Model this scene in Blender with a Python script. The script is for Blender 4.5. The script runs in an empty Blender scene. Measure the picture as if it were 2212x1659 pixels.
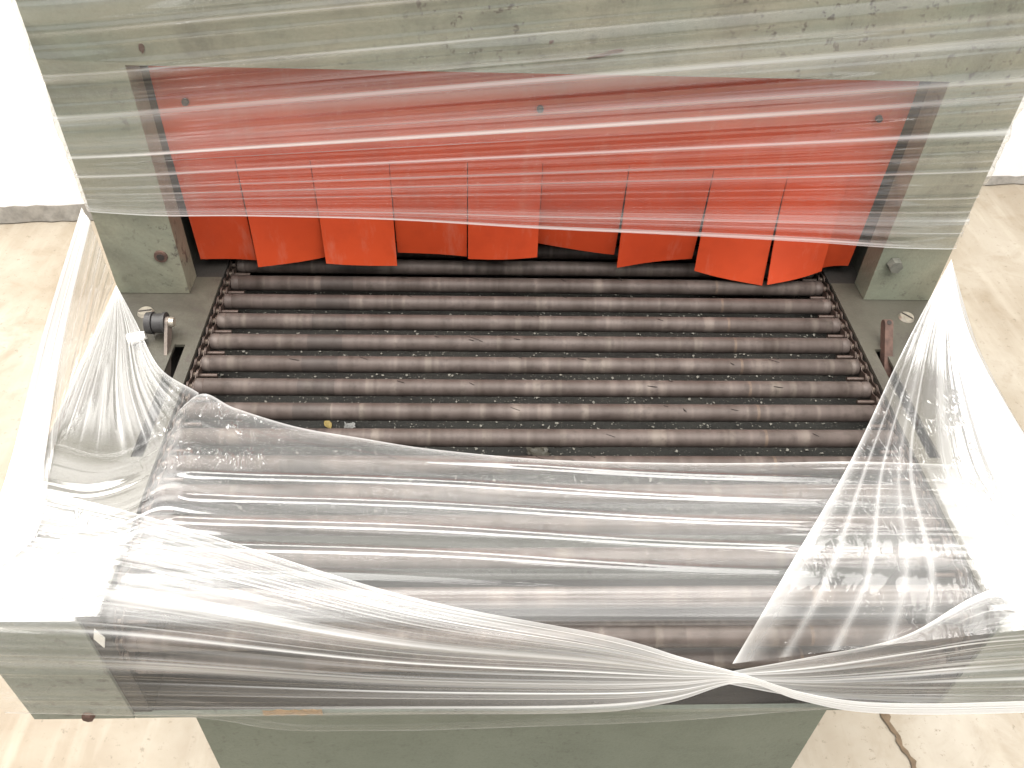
import bpy, bmesh, math, random
import numpy as np
from mathutils import Matrix, Vector

# ------------------------------------------------------------------ camera, light, exposure
S = 1.6                      # metres per drawing unit
ZF = 0.5625                  # bed height above the floor in drawing units
sc = bpy.context.scene
COL = sc.collection

def v(x, y, z):
    return (x * S, y * S, (z + ZF) * S)

cam_d = bpy.data.cameras.new('camera')
cam = bpy.data.objects.new('camera', cam_d)
COL.objects.link(cam)
R_ = Vector((0.99910591, -0.02695895, 0.03256685))
U_ = Vector((-0.00503191, 0.68900857, 0.72473573))
F_ = Vector((0.04197695, 0.72425162, -0.68825687))
m = Matrix((R_, U_, -F_)).transposed().to_4x4()
m.translation = Vector(v(-0.04293, -0.52492, 0.40625))
cam.matrix_world = m
cam_d.sensor_fit = 'HORIZONTAL'
cam_d.sensor_width = 36.0
cam_d.lens = 1854.14 / 2212.0 * 36.0
cam_d.clip_start = 0.02
cam_d.clip_end = 200.0
sc.camera = cam

w = bpy.data.worlds.new('World')
sc.world = w
w.use_nodes = True
w.node_tree.nodes['Background'].inputs[0].default_value = (1.0, 0.985, 0.96, 1)
w.node_tree.nodes['Background'].inputs[1].default_value = 0.6

def area(name, loc, target, sx, sy, power, col=(1, .97, .93)):
    d = bpy.data.lights.new(name, 'AREA')
    d.shape = 'RECTANGLE'; d.size = sx; d.size_y = sy; d.energy = power; d.color = col
    o = bpy.data.objects.new(name, d); COL.objects.link(o)
    o.location = loc
    o.rotation_euler = (Vector(target) - Vector(loc)).to_track_quat('-Z', 'Y').to_euler()
    return o

area('roof_skylight', (0.0, 0.95, 3.3), (0.0, 0.75, 0.0), 5.0, .6, 75)
area('overhead_daylight', (-0.2, -0.75, 3.5), (-0.1, -0.6, 0.0), 5.0, 2.2, 240)

sc.view_settings.view_transform = 'Standard'
sc.view_settings.look = 'None'
sc.view_settings.exposure = 0.6
sc.view_settings.gamma = 1.0
sc.cycles.use_denoising = True
try:
    sc.cycles.denoiser = 'OPENIMAGEDENOISE'
except Exception:
    pass
sc.cycles.use_adaptive_sampling = True
sc.cycles.adaptive_threshold = .03
sc.cycles.max_bounces = 6
sc.cycles.diffuse_bounces = 3
sc.cycles.glossy_bounces = 3
sc.cycles.transparent_max_bounces = 32
sc.cycles.caustics_reflective = False
sc.cycles.caustics_refractive = False
sc.cycles.sample_clamp_indirect = 8.0

rnd = random.Random(7)

# ------------------------------------------------------------------ helpers
def tag(o, label=None, cat=None, group=None, kind=None):
    if label: o['label'] = label
    if cat: o['category'] = cat
    if group: o['group'] = group
    if kind: o['kind'] = kind
    return o

def link(name, me, mat=None, parent=None):
    o = bpy.data.objects.new(name, me)
    COL.objects.link(o)
    if mat is not None and me is not None and len(me.materials) == 0:
        me.materials.append(mat)
    if parent is not None:
        o.parent = parent
    return o

def mesh(name, bm, smooth=None, bevel=None):
    if bevel:
        es = [e for e in bm.edges if len(e.link_faces) == 2 and e.calc_face_angle(0) > math.radians(40)]
        bmesh.ops.bevel(bm, geom=es, offset=bevel * S, segments=2, affect='EDGES', profile=.6)
    bmesh.ops.recalc_face_normals(bm, faces=bm.faces[:])
    me = bpy.data.meshes.new(name)
    bm.to_mesh(me); bm.free()
    if smooth:
        for p in me.polygons: p.use_smooth = True
        try:
            me.set_sharp_from_angle(angle=math.radians(smooth))
        except Exception:
            pass
    return me

def bx(bm, x0, x1, y0, y1, z0, z1, loc=False):
    """box given in drawing units; world placed unless loc"""
    f = (lambda x, y, z: (x * S, y * S, z * S)) if loc else v
    vs = [bm.verts.new(f(x, y, z)) for z in (z0, z1) for y in (y0, y1) for x in (x0, x1)]
    for q in ((0, 2, 3, 1), (4, 5, 7, 6), (0, 1, 5, 4), (2, 6, 7, 3), (0, 4, 6, 2), (1, 3, 7, 5)):
        bm.faces.new([vs[i] for i in q])

def prism(bm, pts, a, b, f):
    """polygon pts extruded from a to b, f(p, t) -> drawing coordinate"""
    A = [bm.verts.new(f(p, a)) for p in pts]
    B = [bm.verts.new(f(p, b)) for p in pts]
    n = len(pts)
    bm.faces.new(A); bm.faces.new(B[::-1])
    for i in range(n):
        bm.faces.new((A[i], A[(i + 1) % n], B[(i + 1) % n], B[i]))

def cyl(bm, c, axis, r, h, n=20, r2=None, f=v):
    """cylinder centred c along axis 'x','y','z', drawing units"""
    r2 = r if r2 is None else r2
    ring = []
    for t, rr in ((-h / 2, r), (h / 2, r2)):
        vs = []
        for i in range(n):
            a = 2 * math.pi * i / n
            p, q = rr * math.cos(a), rr * math.sin(a)
            d = {'x': (t, p, q), 'y': (p, t, q), 'z': (p, q, t)}[axis]
            vs.append(bm.verts.new(f(c[0] + d[0], c[1] + d[1], c[2] + d[2])))
        ring.append(vs)
    A, B = ring
    bm.faces.new(A); bm.faces.new(B[::-1])
    for i in range(n):
        bm.faces.new((A[i], A[(i + 1) % n], B[(i + 1) % n], B[i]))

def loc3(x, y, z):
    return (x * S, y * S, z * S)

# ------------------------------------------------------------------ materials
class NT:
    def __init__(self, name):
        self.m = bpy.data.materials.new(name); self.m.use_nodes = True
        self.t = self.m.node_tree; self.t.nodes.clear()
        self.out = self.n('OutputMaterial')
    def n(self, kind, **kw):
        nd = self.t.nodes.new('ShaderNode' + kind)
        for k, val in kw.items():
            setattr(nd, k, val)
        return nd
    def l(self, a, b):
        self.t.links.new(a, b)
    def noise(self, vec, scale, detail=4, rough=.55, dist=0):
        nd = self.n('TexNoise'); nd.inputs['Scale'].default_value = scale
        nd.inputs['Detail'].default_value = detail; nd.inputs['Roughness'].default_value = rough
        nd.inputs['Distortion'].default_value = dist
        self.l(vec, nd.inputs['Vector']); return nd.outputs['Fac']
    def ramp(self, fac, stops):
        nd = self.n('ValToRGB'); el = nd.color_ramp.elements
        while len(el) < len(stops): el.new(.5)
        for e, (p, c) in zip(el, stops):
            e.position = p
            e.color = (c, c, c, 1) if isinstance(c, (int, float)) else (*c, 1)
        self.l(fac, nd.inputs[0]); return nd.outputs[0]
    def mix(self, fac, a, b, mode='MIX'):
        nd = self.n('MixRGB', blend_type=mode)
        for i, x in ((0, fac), (1, a), (2, b)):
            if isinstance(x, (int, float)): nd.inputs[i].default_value = x if i == 0 else (x, x, x, 1)
            elif isinstance(x, tuple): nd.inputs[i].default_value = (*x, 1)
            else: self.l(x, nd.inputs[i])
        return nd.outputs[0]
    def math(self, op, a, b=0.0, clamp=False):
        nd = self.n('Math', operation=op, use_clamp=clamp)
        for i, x in ((0, a), (1, b)):
            if isinstance(x, (int, float)): nd.inputs[i].default_value = x
            else: self.l(x, nd.inputs[i])
        return nd.outputs[0]
    def mapping(self, vec, scale=(1, 1, 1), rot=(0, 0, 0), locv=(0, 0, 0)):
        nd = self.n('Mapping'); nd.inputs['Scale'].default_value = scale
        nd.inputs['Rotation'].default_value = rot; nd.inputs['Location'].default_value = locv
        self.l(vec, nd.inputs['Vector']); return nd.outputs[0]
    def bump(self, h, strength, dist, normal=None):
        nd = self.n('Bump'); nd.inputs['Strength'].default_value = strength
        nd.inputs['Distance'].default_value = dist
        self.l(h, nd.inputs['Height'])
        if normal is not None: self.l(normal, nd.inputs['Normal'])
        return nd.outputs[0]
    def principled(self, col, rough, metal=0.0, normal=None, spec=.5):
        b = self.n('BsdfPrincipled')
        for k, x in (('Base Color', col), ('Roughness', rough), ('Metallic', metal)):
            if isinstance(x, (int, float)): b.inputs[k].default_value = x
            elif isinstance(x, tuple): b.inputs[k].default_value = (*x, 1)
            else: self.l(x, b.inputs[k])
        b.inputs['Specular IOR Level'].default_value = spec
        if normal is not None: self.l(normal, b.inputs['Normal'])
        self.l(b.outputs[0], self.out.inputs['Surface'])
        return self.m

def geo_pos(N):
    return N.n('NewGeometry').outputs['Position']

def mat_paint(name, a, b, grime, gcol=(.055, .048, .038), rough=.42, speck=.5):
    N = NT(name); P = geo_pos(N)
    big = N.noise(P, 3.2, 5, .6)
    col = N.mix(N.ramp(big, [(.36, 0.0), (.66, 1.0)]), a, b)
    fine = N.noise(P, 240, 2, .6)
    col = N.mix(N.math('MULTIPLY', N.ramp(fine, [(.45, 0.0), (.75, 1.0)]), .28), col, (a[0] * .55, a[1] * .55, a[2] * .52))
    st = N.noise(P, 9, 7, .68, .6)
    col = N.mix(N.math('MULTIPLY', N.ramp(st, [(.47, 0.0), (.68, 1.0)]), grime), col, gcol)
    sp = N.noise(P, 75, 4, .7)
    zone = N.noise(P, 4.5, 3, .5)
    spm = N.math('MULTIPLY', N.ramp(sp, [(.565, 0.0), (.63, 1.0)]), N.ramp(zone, [(.44, 0.0), (.58, 1.0)]))
    col = N.mix(N.math('MULTIPLY', spm, speck), col, (.05, .04, .035))
    ham = N.noise(P, 330, 2, .5)
    nm = N.bump(ham, .25, .0015)
    rg = N.mix(st, rough - .08, rough + .22)
    return N.principled(col, rg, 0, nm, .45)

M = {}
M['paint'] = mat_paint('green_hammer_paint', (.24, .228, .168), (.155, .182, .142), .5, speck=.85)
M['paint_cab'] = mat_paint('cabinet_green_paint', (.165, .19, .155), (.148, .172, .138), .12, rough=.5, speck=.25)
M['paint_front'] = mat_paint('front_green_paint', (.19, .208, .175), (.165, .185, .155), .3)
M['plate'] = mat_paint('grimy_plate_paint', (.085, .078, .06), (.055, .053, .042), .8, gcol=(.035, .029, .022), rough=.45, speck=.7)
M['dark'] = mat_paint('dark_inner_steel', (.035, .03, .026), (.022, .02, .018), .5, rough=.7)  # mottled near-black steel tone shared by the inner parts
M['lining'] = mat_paint('inner_olive_paint', (.07, .07, .056), (.05, .05, .04), .5, rough=.6)

def mat_roller():
    N = NT('worn_roller_steel')
    tc = N.n('TexCoord').outputs['Object']
    oi = N.n('ObjectInfo').outputs['Random']
    cx = N.n('SeparateXYZ'); N.l(tc, cx.inputs[0])
    cmb = N.n('CombineXYZ')
    N.l(N.math('MULTIPLY', cx.outputs[0], 1.0), cmb.inputs[0])
    N.l(N.math('MULTIPLY', oi, .6), cmb.inputs[1])
    bands = N.noise(cmb.outputs[0], 26, 3, .75)
    cmb2 = N.n('CombineXYZ')
    N.l(cx.outputs[0], cmb2.inputs[0]); N.l(N.math('MULTIPLY', oi, 31.0), cmb2.inputs[1])
    b2 = N.noise(cmb2.outputs[0], 55, 2, .6)
    col = N.ramp(bands, [(.3, (.05, .037, .031)), (.45, (.07, .054, .047)), (.57, (.088, .069, .061)), (.7, (.145, .118, .101))])
    col = N.mix(N.math('MULTIPLY', N.ramp(b2, [(.57, 0.0), (.7, 1.0)]), .5), col, (.17, .145, .12))
    # one dark sleeve mark worn at the same place on every bar
    d = N.math('ABSOLUTE', N.math('ADD', cx.outputs[0], .152 * S))
    mk = N.math('LESS_THAN', d, .0125 * S)
    col = N.mix(N.math('MULTIPLY', mk, .62), col, (.04, .033, .03))
    d2 = N.math('ABSOLUTE', N.math('SUBTRACT', cx.outputs[0], .148 * S))
    col = N.mix(N.math('MULTIPLY', N.math('LESS_THAN', d2, 0.0010 * S), .35), col, (.2, .14, .095))
    g = N.noise(tc, 90, 5, .7)
    col = N.mix(N.math('MULTIPLY', N.ramp(g, [(.5, 0.0), (.72, 1.0)]), .6), col, (.03, .022, .018))
    rg = N.mix(bands, .62, .5)
    return N.principled(col, rg, .15, N.bump(g, .2, .001), .35)
M['roller'] = mat_roller()

def mat_plain(name, col, rough, metal=0.0, var=.35, scale=60, spec=.5):
    N = NT(name); P = geo_pos(N)
    g = N.noise(P, scale, 5, .65)
    c = N.mix(N.math('MULTIPLY', N.ramp(g, [(.38, 0.0), (.68, 1.0)]), var), col, tuple(x * .35 for x in col))
    return N.principled(c, rough, metal, N.bump(g, .15, .0008), spec)
M['chain'] = mat_plain('oily_chain_steel', (.075, .052, .042), .5, .4, .5, 120)
M['bushing'] = mat_plain('polished_bushing', (.2, .16, .13), .4, .6, .5, 150)
M['screw'] = mat_plain('worn_nickel_screw', (.55, .5, .42), .35, .7, .5, 180)
M['bolt'] = mat_plain('painted_bolt', (.13, .13, .11), .45, .0, .5, 150)
M['rust'] = mat_plain('rusty_steel', (.1, .056, .042), .8, .0, .7, 130)
M['rubber'] = mat_plain('black_rubber', (.03, .028, .028), .55, 0, .3, 90)
M['armsteel'] = mat_plain('scuffed_arm_steel', (.2, .165, .14), .5, .3, .7, 90)
M['white_plastic'] = mat_plain('white_plastic', (.75, .73, .68), .45, 0, .1, 60)
M['leaf'] = mat_plain('dry_leaf', (.32, .24, .08), .7, 0, .4, 200)
M['paper'] = mat_plain('paper_scrap', (.3, .3, .29), .8, 0, .4, 100)
M['tar'] = mat_plain('tar_skirting', (.3, .28, .25), .85, 0, .6, 26)
M['crack'] = mat_plain('crack_dark', (.17, .12, .075), .9, 0, .6, 50)
M['wall'] = mat_plain('white_wall', (.88, .88, .87), .8, 0, .03, 4)
M['flake'] = mat_plain('grit_flakes', (.3, .29, .25), .8, 0, .8, 400)
M['sliver'] = mat_plain('dark_slivers', (.022, .017, .014), .8, 0, .3, 100)
M['tape'] = mat_plain('torn_brown_tape', (.32, .2, .09), .5, 0, .7, 110)

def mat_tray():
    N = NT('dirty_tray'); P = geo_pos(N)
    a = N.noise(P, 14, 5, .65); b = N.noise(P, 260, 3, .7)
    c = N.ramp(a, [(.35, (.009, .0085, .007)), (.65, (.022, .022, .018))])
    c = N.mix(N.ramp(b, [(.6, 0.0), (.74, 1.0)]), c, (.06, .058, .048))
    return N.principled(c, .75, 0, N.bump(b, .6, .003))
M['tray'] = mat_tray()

def mat_red():
    N = NT('red_silicone_sheet'); P = geo_pos(N)
    a = N.noise(P, 5, 4, .6); b = N.noise(P, 34, 4, .6)
    c = N.ramp(a, [(.3, (.45, .048, .013)), (.7, (.56, .068, .018))])
    c = N.mix(N.math('MULTIPLY', N.ramp(b, [(.5, 0.0), (.75, 1.0)]), .35), c, (.34, .036, .011))
    sc_ = N.noise(N.mapping(P, (1, 1, .25)), 46, 6, .72)
    c = N.mix(N.math('MULTIPLY', N.ramp(sc_, [(.54, 0.0), (.7, 1.0)]), .3), c, (.5, .2, .14))
    f = N.noise(P, 900, 1, .5)
    return N.principled(c, .48, 0, N.bump(f, .15, .0006), .4)
M['red'] = mat_red()

def mat_floor():
    N = NT('stained_concrete'); P = geo_pos(N)
    a = N.noise(P, 1.7, 6, .62, .4); b = N.noise(P, 6.5, 6, .65, .8); s = N.noise(P, 60, 4, .75)
    c = N.ramp(a, [(.3, (.25, .2, .145)), (.5, (.325, .28, .218)), (.7, (.41, .37, .31))])
    c = N.mix(N.math('MULTIPLY', N.ramp(b, [(.52, 0.0), (.72, 1.0)]), .6), c, (.23, .178, .118))
    c = N.mix(N.math('MULTIPLY', N.ramp(s, [(.6, 0.0), (.68, 1.0)]), .6), c, (.14, .11, .075))
    st = N.noise(N.mapping(P, (9, 1.2, 1), (0, 0, .25)), 2.0, 4, .6)
    c = N.mix(N.math('MULTIPLY', N.ramp(st, [(.5, 0.0), (.7, 1.0)]), .4), c, (.46, .415, .345))
    fine = N.noise(P, 220, 3, .6)
    return N.principled(c, .55, 0, N.bump(fine, .2, .002), .4)
M['floor'] = mat_floor()

def mat_film(name, crinkled):
    """clear stretch film: thin dielectric sheet in 1..n layers, milky where it is bunched or glare is painted in"""
    N = NT(name)
    at = N.n('Attribute'); at.attribute_name = 'film'
    sp = N.n('SeparateColor'); N.l(at.outputs['Color'], sp.inputs[0])
    hz, layers, crink = sp.outputs[0], sp.outputs[1], sp.outputs[2]
    g = N.n('NewGeometry')
    nb = g.outputs['Normal']
    if crinkled:
        cr = N.noise(N.mapping(g.outputs['Position'], (1.0, .3, .5), (0, 0, -.35)), 95, 2, .5, 1.2)
        cr2 = N.ramp(cr, [(.42, 0.0), (.5, 1.0), (.58, 0.0)])
        mk = N.ramp(N.noise(g.outputs['Position'], 38, 1, .5), [(.5, 0.0), (.62, 1.0)])
        nb = N.bump(N.math('MULTIPLY', N.math('MULTIPLY', cr2, mk), crink), .8, .0022)
    dt = N.n('VectorMath', operation='DOT_PRODUCT'); N.l(nb, dt.inputs[0]); N.l(g.outputs['Incoming'], dt.inputs[1])
    c = N.math('ABSOLUTE', dt.outputs['Value'])
    k = N.math('POWER', N.math('SUBTRACT', 1.0, c, True), 5.0)
    r = N.math('ADD', .04, N.math('MULTIPLY', k, .96))
    R = N.math('DIVIDE', N.math('MULTIPLY', r, 2.0), N.math('ADD', r, 1.0))
    T = N.math('POWER', N.math('SUBTRACT', 1.0, R, True), N.math('MULTIPLY', layers, 10.0))
    refl = N.math('SUBTRACT', 1.0, T, True)
    tr = N.n('BsdfTransparent'); tr.inputs[0].default_value = (.985, .985, .98, 1)
    df = N.n('BsdfDiffuse'); df.inputs[0].default_value = (.93, .93, .92, 1)
    tl = N.n('BsdfTranslucent'); tl.inputs[0].default_value = (.93, .93, .92, 1)
    gl = N.n('BsdfGlossy'); gl.inputs['Roughness'].default_value = .1; gl.inputs['Color'].default_value = (1, 1, 1, 1)
    if crinkled: N.l(nb, gl.inputs['Normal'])
    m1 = N.n('MixShader'); m1.inputs[0].default_value = .45
    N.l(df.outputs[0], m1.inputs[1]); N.l(tl.outputs[0], m1.inputs[2])
    m2 = N.n('MixShader'); N.l(hz, m2.inputs[0]); N.l(tr.outputs[0], m2.inputs[1]); N.l(m1.outputs[0], m2.inputs[2])
    m3 = N.n('MixShader'); N.l(refl, m3.inputs[0]); N.l(m2.outputs[0], m3.inputs[1]); N.l(gl.outputs[0], m3.inputs[2])
    N.l(m3.outputs[0], N.out.inputs['Surface'])
    return N.m
M['film'] = mat_film('clear_stretch_film', False)
M['film_crinkled'] = mat_film('crinkled_stretch_film', True)

# ------------------------------------------------------------------ setting
def quad(name, pts, mat, parent=None):
    me = bpy.data.meshes.new(name)
    me.from_pydata(pts, [], [tuple(range(len(pts)))])
    return link(name, me, mat, parent)

floor = quad('floor', [(-30, -30, 0), (30, -30, 0), (30, 30, 0), (-30, 30, 0)], M['floor'])
tag(floor, 'pale stained concrete floor around the machine', 'floor', kind='structure')
A2 = Vector((-.9843, .9513)); B2 = Vector((1.1943, 1.1654)); D2 = (B2 - A2).normalized(); N2 = Vector((-D2.y, D2.x))
def wp(t, off, z):
    p = A2 + D2 * t + N2 * off
    return v(p.x, p.y, z - ZF)
bm = bmesh.new()
for t0, t1 in ((-3.2, 5.2),):
    lo = [bm.verts.new(wp(t, o, 0)) for t, o in ((t0, 0), (t1, 0), (t1, .1), (t0, .1))]
    hi = [bm.verts.new(wp(t, o, 2.0)) for t, o in ((t0, 0), (t1, 0), (t1, .1), (t0, .1))]
    bm.faces.new(lo); bm.faces.new(hi)
    for i in range(4): bm.faces.new((lo[i], lo[(i + 1) % 4], hi[(i + 1) % 4], hi[i]))
tag(link('wall', mesh('wall', bm), M['wall']), 'plain white wall behind the machine', 'wall', kind='structure')
bm = bmesh.new(); prev = None
n = 420
for i in range(n + 1):
    t = -3.2 + 8.4 * i / n
    hgt = .036 - .0085 * t + rnd.uniform(-.002, .002)
    hgt = min(.045, max(.016, hgt))
    lo_off = -.004 + rnd.uniform(-.003, .002)
    cur = [bm.verts.new(wp(t, lo_off - .004, .0025)), bm.verts.new(wp(t, -.0025, hgt)), bm.verts.new(wp(t, .002, hgt))]
    if prev:
        bm.faces.new((prev[0], cur[0], cur[1], prev[1])); bm.faces.new((prev[1], cur[1], cur[2], prev[2]))
    prev = cur
tag(link('skirting', mesh('skirting', bm), M['tar']), 'dark grey smeared skirting along the foot of the wall', 'skirting', kind='structure')
# crack in the floor
bm = bmesh.new(); prev = None
px, py = .437, -.045
for i in range(40):
    wd = .0016 + .0035 * abs(math.sin(i * 1.7)) * (1.6 if i in (3, 4, 5, 20, 21, 28) else .6)
    cur = (bm.verts.new(v(px - wd, py, -ZF + .0025)), bm.verts.new(v(px + wd, py, -ZF + .0025)))
    if prev: bm.faces.new((prev[0], prev[1], cur[1], cur[0]))
    prev = cur
    px += rnd.uniform(-.002, .0034); py -= .0058
link('crack', mesh('crack', bm), M['crack'], floor)

# ------------------------------------------------------------------ the machine
root = bpy.data.objects.new('shrink_tunnel', None)
COL.objects.link(root)
tag(root, 'grey-green shrink tunnel with roller conveyor bed and red flap curtain, wrapped in film', 'shrink tunnel')
HW, OW, OH, TOP, DEP, D, FZ = .3125, .26, .1768, .50, .62, .2773, .115

# face panel with the opening
bm = bmesh.new()
out = [(-HW, .0005), (-OW, .0005), (-OW, OH), (OW, OH), (OW, .0005), (HW, .0005), (HW, TOP), (-HW, TOP)]
def facegrid(y):
    return [bm.verts.new(v(x, y, z)) for x, z in out]
f0, f1 = facegrid(0), facegrid(.022)
for vs in (f0, f1):
    bm.faces.new((vs[0], vs[1], vs[2], vs[7])); bm.faces.new((vs[2], vs[3], vs[6], vs[7])); bm.faces.new((vs[3], vs[4], vs[5], vs[6]))
for i in range(8):
    bm.faces.new((f0[i], f0[(i + 1) % 8], f1[(i + 1) % 8], f1[i]))
link('face_panel', mesh('face_panel', bm, bevel=.0007), M['paint'], root)
for s in (-1, 1):
    bm = bmesh.new(); bx(bm, s * (HW - .005), s * (HW - .0008), .0245, DEP, -.11, TOP - .002)
    link('side_panel', mesh('side_panel', bm, bevel=.0006), M['paint'], root)
    bm = bmesh.new(); bx(bm, s * (OW + .008), s * (OW + .010), .0225, DEP - .01, -.09, OH + .03)
    link('inner_wall', mesh('inner_wall', bm), M['lining'], root)
    # shelf beside the conveyor inside the tunnel mouth
    bm = bmesh.new(); bx(bm, s * .2405, s * (OW + .0078), .0222, DEP - .012, -.004, -.0015)
    link('inner_ledge', mesh('inner_ledge', bm), M['dark'], root)
bm = bmesh.new(); bx(bm, -HW, HW, .0225, DEP, TOP - .012, TOP - .0035)
link('roof_panel', mesh('roof_panel', bm), M['paint'], root)
bm = bmesh.new(); bx(bm, -OW - .0075, OW + .0075, .0225, DEP - .01, OH + .008, OH + .012)
link('inner_ceiling', mesh('inner_ceiling', bm), M['dark'], root)
bm = bmesh.new(); bx(bm, -HW, HW, DEP - .009, DEP - .002, -.1, TOP - .013)
link('back_panel', mesh('back_panel', bm), M['dark'], root)

# bolt hole (left post), hex bolt (right post)
bm = bmesh.new()
cyl(bm, (-.273, -.0008, .0345), 'y', .0046, .0016, 22, .0049)
ring = link('rust_ring', mesh('rust_ring', bm, 30), M['rust'], root)
bm = bmesh.new(); cyl(bm, (-.273, -.0018, .0345), 'y', .0027, .0008, 18)
link('bolt_hole', mesh('bolt_hole', bm), M['sliver'], ring)
bm = bmesh.new(); cyl(bm, (.2718, -.0035, .0356), 'y', .0052, .006, 6, .0056)
link('hex_bolt', mesh('hex_bolt', bm, bevel=.0006), M['bolt'], root)
# marks of chipped paint above the mouth
for (x, z, a, b) in ((.042, .192, .006, .0016), (.034, .1895, .009, .0014), (.002, .197, .0016, .0012), (-.247, .188, .0018, .004)):
    bm = bmesh.new(); pts = []
    for i in range(11):
        an = 2 * math.pi * i / 11; rr = rnd.uniform(.6, 1.1)
        pts.append((x + a * rr * math.cos(an), z + b * rr * math.sin(an) + .22 * a * rr * math.cos(an)))
    prism(bm, pts, -.0001, -.0006, lambda p, t: v(p[0], t, p[1]))
    link('paint_chip', mesh('paint_chip', bm), M['rust'], root)

# bed plates with slots and rounded front corner
SLX0, SLX1, SLY0, SLY1 = .2490, .2565, -.0585, -.1645
def plate_half(s):
    bm = bmesh.new()
    arc = []
    for i in range(9):                       # rounded inner front corner
        a = math.pi / 2 * i / 8
        arc.append((.2405 - .0 + .0115 * (1 - math.cos(a)) * 1.0, -.2600 - .0173 * math.sin(a)))
    mid = (SLX0 + SLX1) / 2
    inner = [(.2405, .0215), (mid, .0215), (mid, SLY0), (SLX0, SLY0), (SLX0, SLY1), (mid, SLY1), (mid, -D)] + arc[::-1]
    outer = [(mid, .0215), (HW, .0215), (HW, -D), (mid, -D), (mid, SLY1), (SLX1, SLY1), (SLX1, SLY0), (mid, SLY0)]
    for pts in (inner, outer):
        prism(bm, [(s * x, y) for x, y in pts], 0, -.0022, lambda p, t: v(p[0], p[1], t))
    bmesh.ops.remove_doubles(bm, verts=bm.verts[:], dist=1e-5)
    # drop doubled inner faces on the seam
    bad = [f for f in bm.faces if all(abs(abs(vv.co.x) - mid * S) < 1e-5 for vv in f.verts)]
    bmesh.ops.delete(bm, geom=bad, context='FACES')
    bmesh.ops.triangulate(bm, faces=[f for f in bm.faces if len(f.verts) > 4])
    return mesh('bed_plate', bm)
for s in (-1, 1):
    link('bed_plate', plate_half(s), M['plate'], root)
    bm = bmesh.new(); bx(bm, s * .2520, s * HW, -D, -D + .002, -FZ, -.0024)
    link('front_cheek', mesh('front_cheek', bm, bevel=.0005), M['paint_front'], root)
    bm = bmesh.new(); bx(bm, s * (HW - .002), s * HW, -D + .0022, .004, -FZ, -.0024)
    link('side_skirt', mesh('side_skirt', bm), M['paint_front'], root)
    bm = bmesh.new(); cyl(bm, (s * .2785, -D - .0012, -.1105), 'y', .0034, .0030, 7, .0042)
    link('corner_bolt', mesh('corner_bolt', bm, bevel=.0004), M['rust'], root)
    # inner rail that carries the chain
    bm = bmesh.new(); bx(bm, s * .2410, s * .2430, -D + .0037, .56, -FZ + .0029, -.0024)
    link('chain_rail', mesh('chain_rail', bm), M['dark'], root)
    bm = bmesh.new(); bx(bm, s * .2412, s * .2560, -D + .0021, -D + .0036, -FZ + .0042, -.0024)
    link('inner_cheek', mesh('inner_cheek', bm), M['dark'], root)
    bm = bmesh.new(); bx(bm, s * .2432, s * (HW - .0022), -D + .004, .02, -.032, -.030)
    link('plate_well', mesh('plate_well', bm), M['dark'], root)
    # slotted screw
    bm = bmesh.new()
    cx_, cy_ = s * .2862, (-.0235 if s < 0 else -.0218)
    cyl(bm, (cx_, cy_, .0012), 'z', .0060, .0022, 24, .0050)
    scr = link('slotted_screw', mesh('slotted_screw', bm, 40), M['screw'], root)
    bm = bmesh.new(); bx(bm, -.0047, .0047, -.0006, .0006, .0, .00035, True)
    sl = link('screw_slot', mesh('screw_slot', bm), M['sliver'], scr)
    sl.location = v(cx_, cy_, .00232); sl.rotation_euler = (0, 0, math.radians(12 if s < 0 else -50))
bm = bmesh.new(); bx(bm, -.2515, .2515, -D + .0002, -D + .003, -FZ, -FZ + .004)
link('front_lip', mesh('front_lip', bm, bevel=.0006), M['paint_front'], root)
bm = bmesh.new(); bx(bm, -.2562, .2562, -D + .0037, .5, -FZ + .0005, -FZ + .0028)
link('bottom_pan', mesh('bottom_pan', bm), M['dark'], root)
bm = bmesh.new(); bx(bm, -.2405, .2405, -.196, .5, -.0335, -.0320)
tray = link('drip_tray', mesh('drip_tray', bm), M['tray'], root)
bm = bmesh.new(); bx(bm, -.2405, .2405, -.1985, -.1965, -.085, -.030)
link('tray_apron', mesh('tray_apron', bm), M['paint_front'], root)

# base cabinet
bm = bmesh.new(); bx(bm, -.2685, .2515, -.20, .58, -ZF + .004, -FZ - .0008)
link('base_cabinet', mesh('base_cabinet', bm, bevel=.001), M['paint_cab'], root)

# torn tape on the lip
bm = bmesh.new(); pts = []
for i in range(14):
    t = i / 13; pts.append((-.1725 + .036 * t, -.1105 + rnd.uniform(-.0012, .0008)))
for i in range(14):
    t = 1 - i / 13; pts.append((-.1725 + .036 * t, -.1055 + rnd.uniform(-.001, .0015)))
prism(bm, pts, -D - .0004, -D - .0012, lambda p, t: v(p[0], t, p[1]))
link('torn_tape', mesh('torn_tape', bm), M['tape'], root)
# pale diamond added in place of bright floor seen through a cheek gap
bm = bmesh.new()
prism(bm, [(-.2470, -.0135), (-.2440, -.0230), (-.2470, -.0325), (-.2500, -.0230)], -D + .0019, -D + .0010, lambda p, t: v(p[0], t, p[1]))
link('diamond_gap_patch', mesh('diamond_gap_patch', bm), M['white_plastic'], root)

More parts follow.
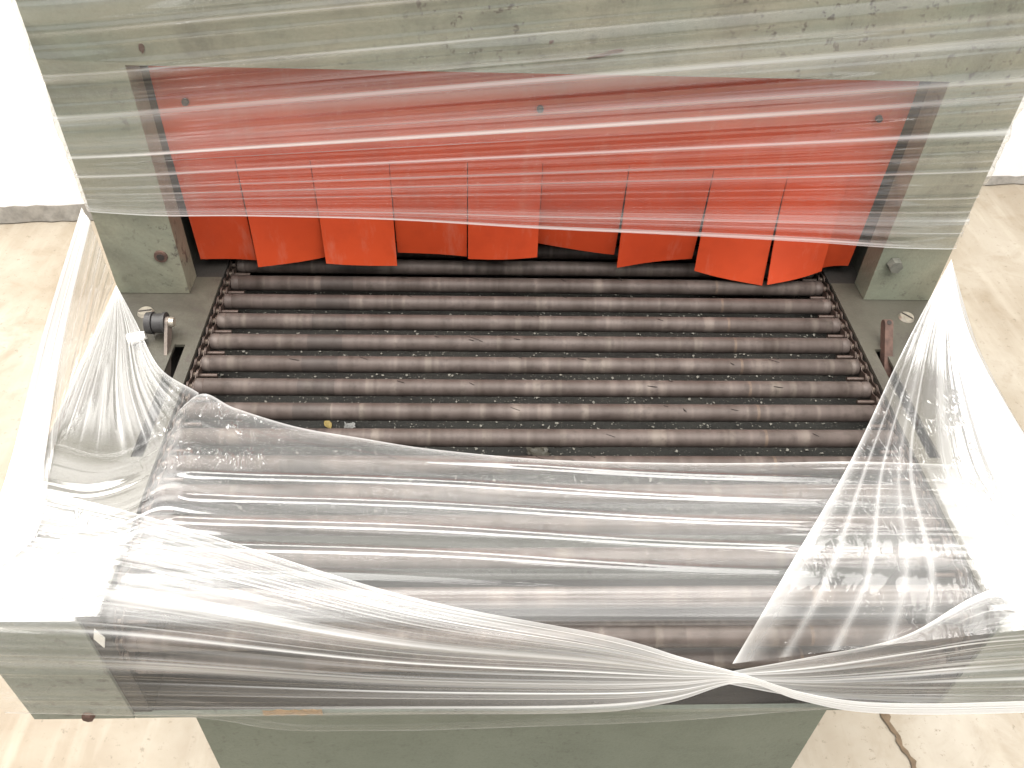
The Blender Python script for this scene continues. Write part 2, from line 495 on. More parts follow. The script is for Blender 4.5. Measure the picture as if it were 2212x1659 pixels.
# rollers
RR, PIT, Y0 = .0060, .02351, .0457
SPY, SPZ, SPR = -.2385, -.0430, .0370
def path(sv):
    """distance along the conveyor from Y0 forward -> (y, z, angle)"""
    flat = Y0 - SPY
    if sv <= flat: return Y0 - sv, SPZ + SPR, 0.0
    a = (sv - flat) / SPR
    if a <= math.pi: return SPY - SPR * math.sin(a), SPZ + SPR * math.cos(a), a
    return SPY + (a - math.pi) * SPR, SPZ - SPR, math.pi
bm = bmesh.new()
prof = [(-.2338, .0042), (-.2338, .0056), (-.2333, .0060), (-.2285, .0060), (-.2280, .0056), (-.2275, .0060)]
prof = prof + [(-.1, .0060), (0, .0060), (.1, .0060)] + [(-x, r) for x, r in prof[::-1]]
nseg = 24; rings = []
for x, r in prof:
    rings.append([bm.verts.new((x * S, r * S * math.cos(2 * math.pi * i / nseg), r * S * math.sin(2 * math.pi * i / nseg))) for i in range(nseg)])
for a, b in zip(rings, rings[1:]):
    for i in range(nseg): bm.faces.new((a[i], a[(i + 1) % nseg], b[(i + 1) % nseg], b[i]))
bm.faces.new(rings[0]); bm.faces.new(rings[-1][::-1])
roller_me = mesh('roller', bm, 40)
for k in range(-6, 19):
    y, z, a = path(k * PIT)
    o = link('roller', roller_me, M['roller'], root)
    o.location = v(rnd.uniform(-.0006, .0006), y, z)
    o.rotation_euler = (rnd.uniform(0, 6.28), 0, 0)

# chains
def link_mesh(w0, w1, name):
    bm = bmesh.new()
    p = PIT / 2; r = .0041; pts = []
    for i in range(7):
        a = math.pi / 2 + math.pi * i / 6
        pts.append((-p / 2 + r * math.cos(a), r * math.sin(a)))
    pts.append((0, -.0023))
    for i in range(7):
        a = -math.pi / 2 + math.pi * i / 6
        pts.append((p / 2 + r * math.cos(a), r * math.sin(a)))
    pts.append((0, .0023))
    for a, b in ((-w1, -w0), (w0, w1)):
        prism(bm, pts, a, b, lambda q, t: (t * S, q[0] * S, q[1] * S))
    return mesh(name, bm)
lm_in, lm_out = link_mesh(.0013, .0019, 'inner_link'), link_mesh(.0021, .0027, 'outer_link')
bm = bmesh.new(); cyl(bm, (0, 0, 0), 'x', .0015, .0125, 10, .0015, loc3)
pin_me = mesh('cross_pin', bm, 40)
for s in (-1, 1):
    bm = bmesh.new(); cxx = s * .2370
    for k in range(-10, 37):
        y, z, a = path(k * PIT / 2)
        cyl(bm, (cxx, y, z), 'x', .0020, .0026, 9)
    ch = link('chain', mesh('chain_bushings', bm, 40), M['bushing'], root)
    for k in range(-10, 36):
        y, z, a = path((k + .5) * PIT / 2)
        o = link('link', lm_in if k % 2 else lm_out, M['chain'], ch)
        o.location = v(cxx, y, z); o.rotation_euler = (a, 0, 0)
    for k in range(-4, 14):
        y, z, a = path((k + .5) * PIT)
        o = link('cross_pin', pin_me, M['chain'], ch)
        o.location = v(s * .2285, y, z - .0005)

# tension levers
lev = bmesh.new()
prof2 = [(-.0605 + .0, 0)]
def arm(bm, x0, x1, p0, p1, wdt):
    """flat bar from p0 to p1 in the y-z plane with round ends"""
    d = Vector((p1[0] - p0[0], p1[1] - p0[1])); L = d.length; d.normalize(); nrm = Vector((-d.y, d.x)); pts = []
    for i in range(9):
        a = math.pi / 2 + math.pi * i / 8
        pts.append((p0[0] + wdt * (math.cos(a) * d.x + math.sin(a) * nrm.x), p0[1] + wdt * (math.cos(a) * d.y + math.sin(a) * nrm.y)))
    for i in range(9):
        a = -math.pi / 2 + math.pi * i / 8
        pts.append((p1[0] + wdt * (math.cos(a) * d.x + math.sin(a) * nrm.x), p1[1] + wdt * (math.cos(a) * d.y + math.sin(a) * nrm.y)))
    prism(bm, pts, x0, x1, lambda p, t: v(t, p[0], p[1]))
arm(lev, -.2610, -.2588, (-.0505, .0135), (-.0760, -.012), .0042)
la = link('tension_lever', mesh('tension_lever', lev, bevel=.0004), M['armsteel'], root)
la['label'] = 'scuffed steel lever with a black rubber roller'
bm = bmesh.new()
cyl(bm, (-.2725, -.0500, .0125), 'x', .0076, .0046, 26, .0081)
cyl(bm, (-.2665, -.0500, .0125), 'x', .0069, .0064, 26)
cyl(bm, (-.2622, -.0500, .0125), 'x', .0079, .0020, 26)
link('rubber_roller', mesh('rubber_roller', bm, 40, bevel=.0005), M['rubber'], la)
bm = bmesh.new(); cyl(bm, (-.2572, -.0500, .0135), 'x', .0038, .0030, 18, .0032)
link('pin_head', mesh('pin_head', bm, 40, bevel=.0004), M['screw'], la)
bm = bmesh.new(); cyl(bm, (0, 0, 0), 'x', .0042, .012, 16, .0030, loc3)
pl = link('plug', mesh('plug', bm, 40, bevel=.0006), M['white_plastic'], la)
pl.location = v(-.2815, -.0575, .0055); pl.rotation_euler = (0, math.radians(-8), math.radians(16))

bm = bmesh.new()
arm(bm, .2540, .2600, (-.0480, .0150), (-.0720, -.012), .0036)
ra = link('tension_lever', mesh('tension_lever_rusty', bm, bevel=.0004), M['rust'], root)
ra['label'] = 'rusty bare steel lever without roller'
dv = Vector((0, -.7, .72)).normalized()
bm = bmesh.new(); cyl(bm, (0, 0, 0), 'z', .0017, .0012, 14, .0017, loc3)
hole = link('pin_hole', mesh('pin_hole', bm), M['sliver'], ra)
hole.location = v(.2570, -.0496, .0180); hole.rotation_euler = (math.radians(35), 0, 0)

# red curtain
def zslit(x): return .0975 - .004 * max(0, (x - .1) / .13)
slits = [-.2575, -.2145, -.1615, -.1055, -.0497, .0044, .0668, .1285, .1850, .2315, .2565]
bots = [(.0106, .0068), (.0065, .0108), (.0110, .0072), (.0150, .0135), (.0133, .0182), (.0225, .0150), (.0095, .0145), (.0085, -.0005), (.004, .010), (.006, .009)]
kick = [(.001, .005), (-.004, .005), (-.004, .000), (.007, .004), (.001, -.003), (.010, .007), (-.003, .004), (-.004, -.012), (-.017, -.006), (.003, .003)]
CY = .030
bm = bmesh.new()
nx, nz = 60, 8
def wav(x, z): return .0012 * math.sin(x * 31 + 1) + .0007 * math.sin(x * 83 + z * 60)
grid = []
for j in range(nz + 1):
    row = []
    for i in range(nx + 1):
        x = -.2575 + .514 * i / nx
        zb = zslit(x); z = zb + (OH + .004 - zb) * j / nz
        row.append(bm.verts.new(v(x, CY + wav(x, z), z)))
    grid.append(row)
for j in range(nz):
    for i in range(nx): bm.faces.new((grid[j][i], grid[j][i + 1], grid[j + 1][i + 1], grid[j + 1][i]))
cur = link('curtain', mesh('curtain', bm, 180), M['red'], root)
cur['label'] = 'red rubber curtain slit into ten hanging flaps'
md = cur.modifiers.new('thick', 'SOLIDIFY'); md.thickness = .0012 * S; md.offset = 0; md.use_rim = False
for fi in range(10):
    xa, xb = slits[fi] + .00025, slits[fi + 1] - .00025
    bm = bmesh.new(); g = []
    NX, NZ = 8, 14
    for j in range(NZ + 1):
        t = j / NZ; row = []
        for i in range(NX + 1):
            sx = i / NX
            x = xa + (xb - xa) * sx
            zt = zslit(x); zb = bots[fi][0] + (bots[fi][1] - bots[fi][0]) * sx
            z = zt + (zb - zt) * t
            kk = kick[fi][0] + (kick[fi][1] - kick[fi][0]) * sx
            y = CY + wav(x, zt) * (1 - .5 * t) + kk * t ** 1.8 - .0016 * math.sin(math.pi * sx) * t * (1 if fi % 3 else -1)
            gx = .0006 * t * (1 - 2 * sx) * (1 if abs(1 - 2 * sx) > .7 else .5) * (fi not in (4,))
            row.append(bm.verts.new(v(x + gx + (.0012 if fi in (1, 2) else 0) * t, y, z)))
        g.append(row)
    for j in range(NZ):
        for i in range(NX): bm.faces.new((g[j][i], g[j + 1][i], g[j + 1][i + 1], g[j][i + 1]))
    fo = link('flap', mesh('flap', bm, 180), M['red'], cur)
    md = fo.modifiers.new('thick', 'SOLIDIFY'); md.thickness = .0012 * S; md.offset = 0; md.use_rim = False
for x, z in ((-.2386, .140), (0, .1396), (.2365, .1371)):
    bm = bmesh.new(); cyl(bm, (x, CY - .0022, z), 'y', .0022, .0026, 14, .0025)
    link('rivet', mesh('rivet', bm, 40), M['rubber'], cur)

# ------------------------------------------------------------------ dirt and scraps in the tray
bm = bmesh.new()
for i in range(6500):
    x = rnd.uniform(-.235, .235); y = rnd.uniform(-.19, .06)
    r = .0003 + .0010 * rnd.random() ** 4
    c = Vector(v(x, y, -.0318 + r * .5)); an = rnd.uniform(0, 6.28)
    vs = [bm.verts.new(c + Vector((math.cos(an + q) * r * S * rnd.uniform(.6, 1.4), math.sin(an + q) * r * S * rnd.uniform(.6, 1.4), rnd.uniform(0, r) * S))) for q in (0, 1.6, 3.1, 4.7)]
    bm.faces.new(vs)
tag(link('grit', mesh('grit', bm), M['flake']), 'pale grit and flakes scattered on the tray under the rollers', 'grit', kind='stuff')
bm = bmesh.new()
for i in range(46):
    k = rnd.randint(0, 9); x = rnd.uniform(-.2, .2); a = rnd.uniform(-.5, .7)
    y = Y0 - k * PIT + RR * math.sin(a) * -1; z = -.006 + RR * math.cos(a) + .0004
    L = rnd.uniform(.0015, .0045); wv = .0003; an = rnd.uniform(-.9, -.2) if rnd.random() < .8 else rnd.uniform(0, 3)
    dx, dy = math.cos(an) * L, math.sin(an) * L * .7
    pts = [(x - dx, y - dy), (x + wv * 2, y - wv), (x + dx, y + dy), (x - wv * 2, y + wv)]
    lo = [bm.verts.new(v(a_, b_, z)) for a_, b_ in pts]; hi = [bm.verts.new(v(a_, b_, z + .0005)) for a_, b_ in pts]
    bm.faces.new(lo); bm.faces.new(hi)
    for q in range(4): bm.faces.new((lo[q], lo[(q + 1) % 4], hi[(q + 1) % 4], hi[q]))
tag(link('dirt_slivers', mesh('dirt_slivers', bm), M['sliver']), 'thin dark slivers of dirt lying on the rollers', 'dirt', kind='stuff')

def scrap(name, x, y, sx, sy, mat, label, cat, rz, z=-.0312, curl=.3, n=7):
    bm = bmesh.new(); g = []
    for j in range(n):
        row = []
        for i in range(n):
            u, t = i / (n - 1) * 2 - 1, j / (n - 1) * 2 - 1
            wd = 1 - .75 * abs(t) ** 1.5 if cat == 'leaf' else 1 - .25 * rnd.random()
            px_, py_ = u * sx * wd, t * sy * (1 if cat == 'leaf' else 1 - .25 * rnd.random())
            zz = curl * sx * (u * u + .5 * t * t) + (rnd.random() * sx * .5 if cat != 'leaf' else 0)
            row.append(bm.verts.new((px_ * S, py_ * S, zz * S)))
        g.append(row)
    for j in range(n - 1):
        for i in range(n - 1): bm.faces.new((g[j][i], g[j][i + 1], g[j + 1][i + 1], g[j + 1][i]))
    o = link(name, mesh(name, bm, 60), mat)
    o.location = v(x, y, z); o.rotation_euler = (.15, .1, rz)
    md = o.modifiers.new('thick', 'SOLIDIFY'); md.thickness = .0003 * S
    tag(o, label, cat)
scrap('dry_leaf', -.1461, -.1069, .0028, .0046, M['leaf'], 'small yellow dry leaf on the tray left of the white paper scrap', 'leaf', .5)
scrap('paper_scrap', -.1308, -.109, .0042, .0026, M['paper'], 'crumpled white paper scrap on the tray beside the yellow leaf', 'scrap', .2)
scrap('brown_scrap', -.001, -.1335, .0085, .0045, M['plate'], 'drab translucent brown scrap on the tray at the edge of the film', 'scrap', .1, curl=.1)
scrap('brown_leaf', .105, -.0665, .0022, .0042, M['tape'], 'tiny brown curled leaf between two rollers right of centre', 'leaf', 1.2, curl=.6)

# ------------------------------------------------------------------ stretch film
rs = np.random.RandomState(11)
def vnoise(x, y, seed):
    """smooth 2-d value noise in -1..1"""
    r = np.random.RandomState(seed); tab = r.uniform(-1, 1, (256, 256))
    xi = np.floor(x).astype(int); yi = np.floor(y).astype(int)
    fx = x - xi; fy = y - yi
    fx = fx * fx * (3 - 2 * fx); fy = fy * fy * (3 - 2 * fy)
    g = lambda a, b: tab[a % 256, b % 256]
    return (g(xi, yi) * (1 - fx) + g(xi + 1, yi) * fx) * (1 - fy) + (g(xi, yi + 1) * (1 - fx) + g(xi + 1, yi + 1) * fx) * fy

ss = lambda x, a, b: np.clip((x - a) / (b - a), 0, 1) ** 2 * (3 - 2 * np.clip((x - a) / (b - a), 0, 1))

def crom(P, t):
    """Catmull-Rom along axis 0 of P at parameters t in 0..1"""
    n = P.shape[0]
    if n == 2:
        s = t.reshape(-1, *([1] * (P.ndim - 1))); return P[0] * (1 - s) + P[1] * s
    Q = np.concatenate([[2 * P[0] - P[1]], P, [2 * P[-1] - P[-2]]])
    f = t * (n - 1); i = np.clip(np.floor(f).astype(int), 0, n - 2); s = (f - i).reshape(-1, *([1] * (P.ndim - 1)))
    a, b, c, d = Q[i], Q[i + 1], Q[i + 2], Q[i + 3]
    return .5 * (2 * b + (c - a) * s + (2 * a - 5 * b + 4 * c - d) * s * s + (3 * b - a - 3 * c + d) * s ** 3)

film_root = bpy.data.objects.new('stretch_film', None)
COL.objects.link(film_root); film_root.location = (0, 0, 0)
tag(film_root, 'clear stretch film wound tightly round the tunnel mouth and the conveyor bed', 'plastic film')

def film(name, rows, nu, nv, pleats, haze, layers, crinkle, label, disp=None, dens=0.0, seed=1, streaks=(), edge=(0, 0)):
    P = np.array(rows, float)                       # (V, U, 3)
    u = np.linspace(0, 1, nu); t = np.linspace(0, 1, nv)
    G = crom(P, t)                                   # (nv, U, 3)
    G = np.swapaxes(crom(np.swapaxes(G, 0, 1), u), 0, 1)   # (nv, nu, 3)
    Tn = np.broadcast_to(t[:, None], (nv, nu)); Un = np.broadcast_to(u[None, :], (nv, nu))
    du = np.gradient(G, axis=1); dv = np.gradient(G, axis=0)
    nrm = np.cross(du, dv); ln = np.linalg.norm(nrm, axis=2, keepdims=True); nrm = nrm / np.maximum(ln, 1e-9)
    # make the normals look up / towards the front
    sgn = np.sign((nrm * np.array([0, -.7, .7])).sum(2).mean()); nrm = nrm * (sgn if sgn else 1)
    Lu = np.linalg.norm(du, axis=2).sum(1).mean(); Lv = np.linalg.norm(dv, axis=2).sum(0).max()
    gap = np.linalg.norm(dv, axis=2)
    h = np.zeros((nv, nu))
    for i, (f, g, a) in enumerate(pleats):
        nn = vnoise(Tn * f + .35 * vnoise(Un * 2.3, Tn * 3.1, seed + 40 + i), Un * g, seed + i)
        nn = 1 - 2 * np.abs(nn) if i % 2 == 0 else nn
        h += a * nn
    if name == 'film_fan': h *= 1 - .85 * ss(Un, .75, 1.0)
    if name == 'film_wedge': h *= 1 - .6 * ss(Un, .5, .75)
    damp = np.clip(gap / (np.percentile(gap, 60) + 1e-9), .05, 1.2)
    h *= damp
    if disp is not None:
        h = h + disp(G, Un, Tn)
    Q = G + nrm * h[..., None]
    hz = haze(Un, Tn, G) if callable(haze) else np.full((nv, nu), haze)
    fade = 1 - .9 * ss(Un, .82, 1.0) if name == 'film_fan' else 1
    if name == 'film_gather': fade = (.4 + .6 * ss(.27 - np.abs(G[..., 0]), 0, .06))
    for i, (f, g, a, p) in enumerate(streaks):
        nn = vnoise(Tn * f + .3 * vnoise(Un * 1.4, Tn * 2.1, seed + 60 + i), Un * g + 9.3, seed + 20 + i)
        hz = hz + fade * a * np.clip(.5 + .5 * nn * 1.25, 0, 1) ** p
    if dens:
        ref = np.percentile(gap, 80)
        hz = hz + dens * np.clip(ref / np.maximum(gap, ref * .02) - 1, 0, 12) * .1
    for side, e in ((Tn, edge[0]), (1 - Tn, edge[1])):
        if e: hz = hz + e * np.exp(-side * Lv / .0016) * (ss(G[..., 0], -.245, -.228) if name == 'film_sheet' else 1)
    ly = layers(Un, Tn, G) if callable(layers) else np.full((nv, nu), layers)
    ck = crinkle(Un, Tn, G) if callable(crinkle) else np.full((nv, nu), crinkle)
    W = Q.reshape(-1, 3) * S; W[:, 2] += ZF * S
    idx = np.arange(nv * nu).reshape(nv, nu)
    F = np.stack([idx[:-1, :-1], idx[:-1, 1:], idx[1:, 1:], idx[1:, :-1]], -1).reshape(-1, 4)
    if sgn < 0: F = F[:, ::-1]
    me = bpy.data.meshes.new(name)
    me.vertices.add(len(W)); me.vertices.foreach_set('co', W.ravel())
    me.loops.add(F.size); me.loops.foreach_set('vertex_index', F.ravel().astype(np.int32))
    me.polygons.add(len(F)); me.polygons.foreach_set('loop_start', np.arange(0, F.size, 4, dtype=np.int32))
    me.update(calc_edges=True)
    me.polygons.foreach_set('use_smooth', np.ones(len(F), bool))
    at = me.attributes.new('film', 'FLOAT_COLOR', 'POINT')
    c = np.stack([np.clip(hz, 0, .94), np.clip(ly / 10, 0, 1), np.clip(ck, 0, 1), np.ones_like(hz)], -1).astype(np.float32)
    at.data.foreach_set('color', c.ravel())
    uvl = me.uv_layers.new(name='pull')
    uvv = np.stack([Un * Lu * S, Tn * Lv * S], -1).reshape(-1, 2)[F.ravel()]
    uvl.data.foreach_set('uv', uvv.astype(np.float32).ravel())
    me.update()
    o = link(name, me, M['film_crinkled' if ck.max() > .01 else 'film'], film_root)
    o['label'] = label
    return o


# 1 upper band across the tunnel face
zz = [(.0735, .0510), (.0748, .0600), (.0760, .0730), (.0795, .0925), (.0850, .1110), (.0942, .1315), (.1050, .1515), (.1185, .1735), (.1350, .1975), (.1535, .2225), (.1775, .2480), (.2055, .2770), (.2360, .3060), (.31, .38)]
rows = []
for i, (zl, zr) in enumerate(zz):
    r = [(-.3132, .014, zl), (-.3138, .002, zl), (-.3120, -.0028, zl), (-.2990, -.0042, zl + (zr - zl) * .02), (-.26, -.005, zl + (zr - zl) * .08)]
    for x in (-.2, -.1, 0, .1, .2):
        t = (x + .314) / .628
        sag = .006 * math.sin(math.pi * t) * max(0, 1 - i / 4) * (1 if x < .0 else .55)
        r.append((x, -.0052, zl + (zr - zl) * t + sag))
    r += [(.26, -.005, zl + (zr - zl) * .92), (.2990, -.0042, zr - (zr - zl) * .02), (.3120, -.0028, zr), (.3138, .002, zr), (.3132, .014, zr)]
    rows.append(r)
film('film_band', rows, 160, 700, [(15, 1.1, .0014), (37, 1.4, .0009), (95, 2.0, .0003)],
     .012, 1.3, 0.0, 'wide film band with slanting streaks across the red curtain', dens=.2, seed=3,
     streaks=[(18, 1.1, .16, 4), (46, 1.3, .6, 9), (110, 1.8, .35, 8)], edge=(.8, 0))

# 2 left strip from the tunnel corner to the bed edge
film('film_strip', [
    [(-.3165, -.002, .0760), (-.3185, -.10, .0435), (-.3205, -.19, .006), (-.316, -.268, .002)],
    [(-.3145, -.004, .0720), (-.3165, -.09, .0395), (-.3140, -.178, .0055), (-.303, -.25, .0035)],
    [(-.3125, -.005, .0680), (-.3145, -.08, .0350), (-.3075, -.165, .0045), (-.290, -.225, .0035)],
    [(-.3125, -.005, .0550), (-.3145, -.06, .0300), (-.3140, -.125, .0045), (-.300, -.175, .003)],
    [(-.3125, -.004, .0350), (-.3140, -.04, .0200), (-.3135, -.085, .0055), (-.306, -.14, .003)],
    [(-.3125, -.003, .0120), (-.3135, -.02, .0100), (-.3120, -.045, .0065), (-.309, -.09, .003)]],
     120, 300, [(16, .8, .0006), (44, 1.2, .0003)],
     lambda u, t, G: .06 + .95 * (1 - ss(t, .38, .48)), lambda u, t, G: 1.2 + 1.0 * (1 - ss(t, .25, .45)), .0,
     'bright white gathered strip of film falling from the left tunnel corner', dens=.1, seed=9, streaks=[(14, .6, .3, 4), (40, .8, .25, 5)], edge=(.5, .2))

# 3 fan of pleats over the left bed plate
ap = (-.3095, -.006, .0125)
film('film_fan', [
    [ap, (-.3110, -.045, .0085), (-.3125, -.095, .0048), (-.3110, -.150, .0022)],
    [ap, (-.3050, -.050, .0090), (-.3000, -.105, .0052), (-.2950, -.160, .0022)],
    [ap, (-.2990, -.052, .0090), (-.2870, -.110, .0052), (-.2740, -.168, .0022)],
    [ap, (-.2940, -.052, .0090), (-.2760, -.112, .0052), (-.2510, -.170, .0024)],
    [ap, (-.2890, -.050, .0090), (-.2660, -.106, .0054), (-.2340, -.160, .0030)],
    [ap, (-.2850, -.045, .0105), (-.2570, -.0899, .0070), (-.2260, -.1123, .0045)]],
     120, 320, [(15, .35, .00035), (40, .4, .00015)],
     lambda u, t, G: (.05 + 0 * t) * (1 - ss(u, .8, 1.0)), lambda u, t, G: 1.3 - 1.1 * ss(u, .8, 1), lambda u, t, G: .5 * ss(u, .6, .9) * ss(t, .7, .85),
     'fan of fine film pleats spreading from the left post over the bed plate', dens=.3, seed=21, streaks=[(26, .3, .5, 4), (60, .35, .4, 5), (120, .4, .2, 4)], edge=(.2, .5))

# 4 sheet over bed and down the front
xs = [-.3160, -.3000, -.2700, -.2450, -.2260, -.2000, -.1577, -.1150, -.0700, 0, .0700, .1300, .1900, .2250, .2550, .2850, .3160]
back = np.interp(xs, [-.316, -.300, -.27, -.245, -.226, -.20, -.1577, -.08, 0, .094, .192, .25, .316],
                 [-.150, -.154, -.162, -.145, -.1123, -.125, -.1416, -.1594, -.169, -.1726, -.1705, -.172, -.176])
botz = np.interp(xs, [-.316, -.24, -.209, -.154, -.05, .096, .175, .24, .316], [-.100, -.104, -.1085, -.1276, -.1280, -.118, -.103, -.104, -.104])
def bedz(x): return .0022 if abs(x) > .236 else .0030
rows = []
rows.append([(x, b, bedz(x)) for x, b in zip(xs, back)])
for f in (.2, .4, .6, .8):
    rows.append([(x, b + (-.255 - b) * f, bedz(x)) for x, b in zip(xs, back)])
rows.append([(x, -.260, bedz(x)) for x in xs])
rows.append([(x, -.2740, .0016) for x in xs])
rows.append([(x, -.2810, -.0060) for x in xs])
rows.append([(x, -.2818, -.0300) for x in xs])
rows.append([(x, -.2820, -.0600) for x in xs])
rows.append([(x, -.2818, b + .02) for x, b in zip(xs, botz)])
rows.append([(x, -.2810, b) for x, b in zip(xs, botz)])
def bed_ridges(G, u, t):
    X, Y, Z = G[..., 0], G[..., 1], G[..., 2]
    yy = Y + .062 * X + .0012 * np.sin(X * 22)
    ph = (yy + .1755) / .0171
    cr = (.5 + .5 * np.cos(2 * np.pi * ph)) ** 9
    win = ss(X, -.222 + .004 * np.sin(ph * 2.2), -.212) * (1 - ss(X, .16, .23)) * ss(Y, -.262, -.245) * (1 - ss(Y, -.176, -.168))
    flat = vnoise(X * 30, Y * 60, 77) * .0005 * (np.abs(X) > .236)
    frontm = 1 - ss(Y, -.281, -.276)
    st = vnoise(X * 7 + 3, Z * 330, 5) * .0005 * frontm + vnoise(X * 9, Z * 120, 8) * .0007 * frontm
    return win * cr * .0020 + flat + st
def plate_glare(G):  # glare over the bed plates, painted into the haze as white
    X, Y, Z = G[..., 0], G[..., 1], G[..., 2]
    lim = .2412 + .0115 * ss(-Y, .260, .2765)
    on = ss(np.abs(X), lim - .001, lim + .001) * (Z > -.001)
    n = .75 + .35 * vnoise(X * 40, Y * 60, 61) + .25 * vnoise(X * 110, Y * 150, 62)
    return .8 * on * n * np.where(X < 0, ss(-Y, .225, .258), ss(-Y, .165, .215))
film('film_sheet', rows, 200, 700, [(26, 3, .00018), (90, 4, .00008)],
     lambda u, t, G: .03 + .09 * (G[..., 2] > -.002) * (np.abs(G[..., 0]) < .236) + .02 * vnoise(G[..., 0] * 18, G[..., 1] * 90, 4) + plate_glare(G),
     lambda u, t, G: (1 - .9 * (1 - ss(t, .03, .07)) * (G[..., 0] < -.235)) * (.9) - .7 * (np.abs(G[..., 0]) < .24) * ss(-G[..., 1], .243, .262) - .45 * ss(G[..., 0], .12, .17) + 1.9 * ss(np.abs(G[..., 0]), .238, .25) * ss(-G[..., 1], .225, .26) * ss(G[..., 2], -.003, 0) - .85 * (1 - ss(G[..., 2], -.014, -.003)) * np.where(np.abs(G[..., 0]) < .24, .2, 1),  # layers raised over the plates to add to the painted glare
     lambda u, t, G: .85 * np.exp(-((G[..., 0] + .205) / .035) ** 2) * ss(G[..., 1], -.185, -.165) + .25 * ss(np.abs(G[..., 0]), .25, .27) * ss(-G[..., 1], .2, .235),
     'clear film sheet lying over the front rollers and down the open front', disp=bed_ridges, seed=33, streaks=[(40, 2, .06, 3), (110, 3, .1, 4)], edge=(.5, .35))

# 5 gathered band on the left of the front twist
TX, TY = .1078, -.2890
gat = [
    [(-.317, -.188, .0035), (-.2928, -.1974, .0055), (-.2155, -.2227, .0085), (-.0840, -.2689, .0085), (.0253, -.2860, -.0050), (.0720, -.2880, -.0270)],
    [(-.317, -.222, .0040), (-.2900, -.2300, .0050), (-.2100, -.2480, .0075), (-.0800, -.2800, .0020), (.0250, -.2872, -.0180), (.0720, -.2885, -.0350)],
    [(-.317, -.258, .0042), (-.2900, -.2640, .0045), (-.2200, -.2740, .0050), (-.0900, -.2850, -.0180), (.0200, -.2876, -.0320), (.0720, -.2885, -.0420)],
    [(-.318, -.285, -.006), (-.2900, -.2845, -.0090), (-.2200, -.2845, -.0160), (-.0900, -.2862, -.0380), (.0200, -.2878, -.0460), (.0720, -.2885, -.0490)],
    [(-.318, -.285, -.034), (-.2900, -.2845, -.0370), (-.2200, -.2845, -.0420), (-.0900, -.2862, -.0560), (.0200, -.2878, -.0590), (.0720, -.2885, -.0570)],
    [(-.318, -.285, -.064), (-.2900, -.2845, -.0660), (-.2200, -.2845, -.0690), (-.0900, -.2862, -.0730), (.0200, -.2878, -.0730), (.0720, -.2885, -.0670)],
    [(-.317, -.285, -.089), (-.2950, -.2845, -.0915), (-.2200, -.2845, -.0965), (-.1050, -.2862, -.0930), (.0200, -.2878, -.0910), (.0720, -.2885, -.0775)]]
for k, r in enumerate(gat):                     # the bundle runs on past the twist as a rope
    o = (k - 3) / 3
    r += [(TX + .002, TY, -.0495 - .0050 * o), (.148, TY - .001, -.0690 - .0045 * o), (.188, -.2890, -.0855 - .0060 * o),
          (.235, -.2878, -.0925 - .0070 * o), (.285, -.2868, -.0935 - .0075 * o), (.318, -.2860, -.0935 - .0075 * o)]
film('film_gather', gat,
     300, 420, [(15, 1.4, .0011), (40, 2, .0006), (100, 3, .0002)],
     lambda u, t, G: .03 + .09 * (1 - ss(t, .2, .5)) * ss(G[..., 0], -.25, -.2) + .42 * ss(u, .2, .52) ** 1.2 + .35 * ss(u, .5, .6) * (1 - .6 * ss(u, .75, .95)), lambda u, t, G: .25 + 1.1 * (1 - ss(G[..., 0], -.26, -.235)) * (G[..., 2] > -.002), lambda u, t, G: .5 * (1 - ss(G[..., 0], -.26, -.23)) * (G[..., 2] > -.002),
     'streaky film band gathered from the left cheek into the front twist', dens=.45, seed=51, streaks=[(14, .9, .55, 4), (44, 1.2, 1.0, 7), (110, 2, .6, 6)], edge=(.4, .45))

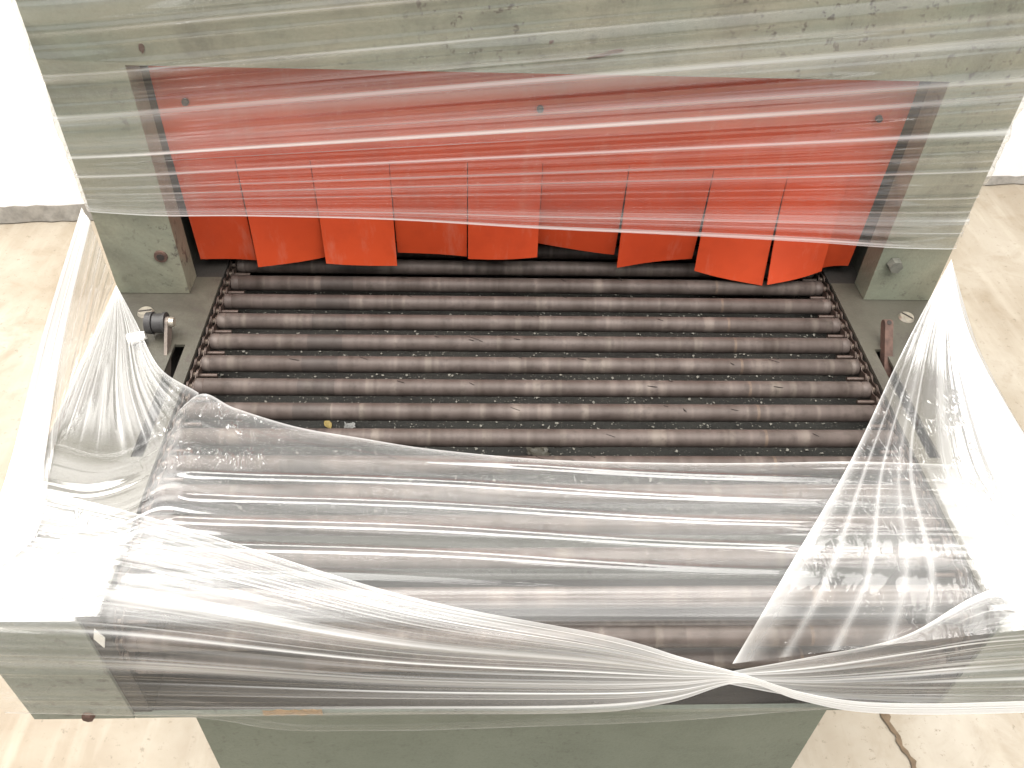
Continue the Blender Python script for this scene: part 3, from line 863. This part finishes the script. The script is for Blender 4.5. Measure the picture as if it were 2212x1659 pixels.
# 6 fan on the right of the twist
film('film_gather', [
    [(TX - .004, TY + .0012, -0.0430), (.1442, -.2885, -.0265), (.1900, -.2865, -.0090), (.2333, -.2700, .0070), (.2900, -.2520, .0055), (.3180, -.2450, .0040)],
    [(TX - .004, TY + .0012, -0.0462), (.1500, -.2885, -.0350), (.2000, -.2870, -.0210), (.2400, -.2855, -.0080), (.2900, -.2848, -.0030), (.3180, -.2840, .0005)],
    [(TX - .004, TY + .0012, -0.0490), (.1500, -.2885, -.0455), (.2000, -.2870, -.0390), (.2400, -.2855, -.0320), (.2900, -.2848, -.0260), (.3180, -.2845, -.0220)],
    [(TX - .004, TY + .0012, -0.0515), (.1500, -.2885, -.0545), (.2000, -.2870, -.0555), (.2400, -.2855, -.0545), (.2900, -.2848, -.0510), (.3180, -.2845, -.0480)],
    [(TX - .004, TY + .0012, -0.0545), (.1500, -.2885, -.0645), (.2000, -.2870, -.0730), (.2400, -.2855, -.0770), (.2900, -.2848, -.0790), (.3180, -.2845, -.0790)],
    [(TX - .004, TY + .0012, -0.0578), (.1576, -.2885, -.0765), (.1900, -.2870, -.0890), (.2231, -.2855, -.0985), (.2900, -.2848, -.1035), (.3180, -.2845, -.1040)]],
     140, 420, [(14, .9, .0011), (40, 1.2, .0006), (100, 2, .0002)],
     lambda u, t, G: .05 + .16 * (1 - ss(u, .0, .6)) + .12 * (1 - ss(u, .0, .3)) , .25, .0,
     'film band fanning from the front twist to the right cheek', dens=.45, seed=71, streaks=[(14, .7, .55, 4), (44, .9, 1.0, 7), (110, 1, .6, 6)], edge=(.4, .5))

# 7 wedge on the right from the tunnel corner
PR = (.3125, -.0035, .0420)
film('film_wedge', [
    [PR, (.2773, -.0505, .0240), (.2463, -.0944, .0140), (.1886, -.1789, .0095), (.1267, -.2597, .0095), (.1010, -.2885, -.0330)],
    [PR, (.2830, -.0520, .0245), (.2570, -.0980, .0140), (.2120, -.1800, .0085), (.1800, -.2550, .0088), (.1600, -.2880, -.0200)],
    [PR, (.2890, -.0530, .0250), (.2680, -.1000, .0145), (.2360, -.1810, .0075), (.2280, -.2500, .0075), (.2260, -.2870, -.0080)],
    [PR, (.2950, -.0540, .0255), (.2800, -.1020, .0150), (.2610, -.1820, .0070), (.2640, -.2500, .0060), (.2700, -.2860, -.0020)],
    [PR, (.3020, -.0540, .0255), (.2950, -.1020, .0150), (.2890, -.1800, .0065), (.2940, -.2500, .0055), (.2980, -.2860, -.0010)],
    [PR, (.3100, -.0530, .0240), (.3120, -.1000, .0130), (.3170, -.1700, .0050), (.3190, -.2400, .0030), (.3190, -.2860, -.0020)],
    [PR, (.3220, -.0550, .0080), (.3290, -.1050, -.0090), (.3310, -.1600, -.0230), (.3270, -.2300, -.0400), (.3200, -.2850, -.0550)]],
     200, 400, [(13, 1.0, .0009), (36, 1.4, .0005), (90, 2, .0002)],
     lambda u, t, G: .03 + .7 * ss(t, .5, .7) * (1 - .35 * ss(u, .6, .9)) + .25 * (1 - ss(u, .1, .4)),  # haze on the outer rows also paints in white glare
     lambda u, t, G: .9 - .5 * ss(u, .55, .7) + 4.5 * ss(t, .45, .7), lambda u, t, G: .8 * ss(u, .4, .65) * (1 - ss(t, .5, .7)),
     'glossy film wedge with painted white glare pulled from the right tunnel corner to the front', dens=.2, seed=91, streaks=[(14, .8, .25, 4), (40, 1, .25, 5)], edge=(.6, .3))
